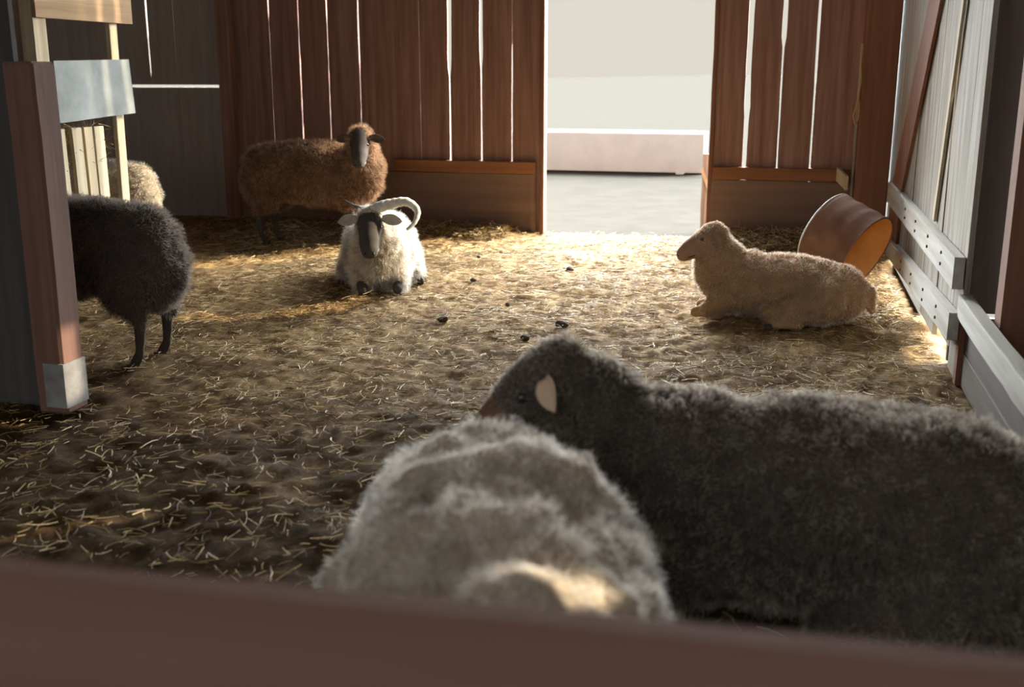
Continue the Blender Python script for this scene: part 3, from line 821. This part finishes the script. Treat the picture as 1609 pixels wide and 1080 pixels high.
    if blaze:
        bm = bmesh.new(); ring_ = []
        NB = 10
        for i in range(NB):
            t = i/(NB-1)
            for q in (-1, -.33, .33, 1):
                a = .045+.135*t
                rad = (.060+( .036-.060)*t)*hs
                w_ = .55*(1-.35*t); th = q*w_ + blaze
                ring_.append(bm.verts.new(H(a, 0)+hu*(rad*math.cos(th)+.001 - .012*hs*t) + side*(rad*math.sin(th))))
        for i in range(NB-1):
            for j in range(3):
                a = i*4+j; bm.faces.new((ring_[a], ring_[a+1], ring_[a+5], ring_[a+4]))
        bmesh.ops.solidify(bm, geom=bm.faces[:], thickness=.004)
        bmesh.ops.recalc_face_normals(bm, faces=bm.faces)
        o = from_bm('blaze', bm, M['white_hair'], root, True); o['label'] = 'white stripe down the dark face'
    return root

M['eye'] = mat('sheep_eye', (.012, .009, .007), .25, .5)
M['hoof'] = mat('hoof_horn', (.05, .04, .03), .7)
M['horn_pale'] = noise_mat('pale_horn', [(.50, .48, .42), (.68, .66, .60)], nscale=40, rough=.6)
M['horn_shaded'] = noise_mat('shaded_horn', [(.08, .06, .05), (.2, .17, .14)], nscale=40, rough=.6)  # left horn, darkened in its colour for the shade on that side
M['white_hair'] = mat('white_face_hair', (.62, .62, .60))
def skin(name, c): return noise_mat(name, [tuple(x*.8 for x in c), c], nscale=30, rough=.9, bump=.3, bdist=.004)

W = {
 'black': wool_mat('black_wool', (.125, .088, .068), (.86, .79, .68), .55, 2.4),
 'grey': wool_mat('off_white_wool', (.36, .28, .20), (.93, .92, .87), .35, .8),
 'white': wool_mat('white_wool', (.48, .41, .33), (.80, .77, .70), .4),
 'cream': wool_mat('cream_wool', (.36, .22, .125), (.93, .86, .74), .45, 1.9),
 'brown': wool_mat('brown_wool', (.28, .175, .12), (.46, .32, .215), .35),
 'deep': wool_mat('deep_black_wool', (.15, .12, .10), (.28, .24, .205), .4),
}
sk_black, sk_dark = skin('black_skin', (.07, .055, .045)), skin('dark_face_hair', (.07, .06, .055))
sk_grey, sk_cream, sk_brown = skin('off_white_fleece_base', (.36, .30, .23)), skin('cream_fleece_base', (.33, .20, .10)), skin('brown_fleece_base', (.13, .07, .035))
f_grey, f_muzzle = skin('grey_ear_hair', (.40, .37, .33)), skin('reddish_muzzle_hair', (.34, .19, .125))
f_cream, f_brown = skin('cream_face_hair', (.42, .27, .16)), skin('brown_face_hair', (.14, .075, .045))
ear_pale = mat('pinkish_ear', (.50, .36, .26))

# large black sheep lying across the front, head to the left
sheep('sheep', 'large black sheep lying across the front right, with one pale ear and pale-tipped fleece', (.19, 2.46, 0), math.radians(173), 1.07, 'lie',
      (-.525, 2.42, .55), (-.66, 2.36, .43), W['black'], sk_black, f_brown, sk_black, n_str=80000, wool=.027, sw=.0018, seed=3, wool_r=1.2, clump=.03, mess=.7, torso=.245, ear_mat=ear_pale, headscale=1.05, face_wool=.72, neck=1.15, dip=.04, sh_up=.035, ear_dir=(0, -.7), ear_turn=1.25, ear_size=.62)
# off-white sheep seen from behind and above in front of it
sheep('sheep', 'off-white woolly sheep with only its rounded rump and back showing, nearest the front rail', (-.445, 1.66, 0), math.radians(-72), 1.06, 'lie',
      (-.25, 1.02, .28), (-.20, .95, .12), W['grey'], sk_grey, f_cream, f_cream, n_str=70000, wool=.024, sw=.0016, seed=4, torso=.282, clump=.03, mess=.9, wool_r=2.6)
# horned sheep lying near the doorway, facing the camera
sheep('sheep', 'white shaggy horned sheep with dark face lying in the middle, facing forward', (-2.37, 6.12, 0), math.radians(-70), .92, 'lie',
      (-2.27, 5.72, .44), (-2.21, 5.54, .30), W['white'], sk_grey, sk_dark, sk_dark, n_str=42000, wool=.045, sw=.0028, seed=5, torso=.235,
      horns=[([(-2.27, 5.72, .485), (-2.22, 5.735, .515), (-2.15, 5.76, .535), (-2.07, 5.78, .545), (-2.01, 5.78, .50), (-2.01, 5.74, .44), (-2.045, 5.70, .40)], .040, 'horn_pale'),
             ([(-2.29, 5.74, .49), (-2.34, 5.77, .50), (-2.40, 5.79, .515), (-2.45, 5.80, .54)], .020, 'horn_shaded')], face_wool=.05, headscale=1.2, ear_mat=f_grey)
# cream sheep lying at the right, looking left
sheep('sheep', 'cream sheep lying at right beside the tub, looking left, bright edge along its back', (-.02, 5.66, 0), math.radians(176), .90, 'lie',
      (-.36, 5.62, .44), (-.52, 5.56, .355), W['cream'], sk_cream, f_muzzle, sk_cream, n_str=42000, wool=.022, sw=.0022, seed=6, torso=.197, ear_mat=f_muzzle, ear_out=.016, face_wool=.42, ear_dir=(0, -.2), ear_turn=1.0)
# brown sheep standing in the shadow at the back wall
sheep('sheep', 'brown sheep standing in shadow against the back wall, dark head and golden chest', (-3.38, 7.45, 0), math.radians(-2), 1.05, 'stand',
      (-2.93, 7.25, .80), (-2.89, 7.09, .64), W['brown'], sk_brown, sk_dark, sk_dark, n_str=30000, wool=.035, sw=.003, seed=7, face_wool=-.3)
# black sheep standing at left, rump towards the pen
sheep('sheep', 'black sheep standing at left behind the short post, only its hindquarters in the light', (-3.04, 4.08, 0), math.radians(181), 1.0, 'stand',
      (-3.59, 4.06, .72), (-3.77, 4.04, .60), W['deep'], sk_black, sk_dark, sk_black, n_str=42000, wool=.032, sw=.0024, seed=8)
# white sheep behind the feeder
sheep('sheep', 'white sheep mostly hidden behind the hay feeder, only its pale rump showing', (-4.70, 6.62, 0), math.radians(182), .93, 'stand',
      (-5.2, 6.6, .66), (-5.33, 6.6, .52), W['grey'], sk_grey, f_cream, f_cream, n_str=24000, wool=.03, sw=.003, seed=9)
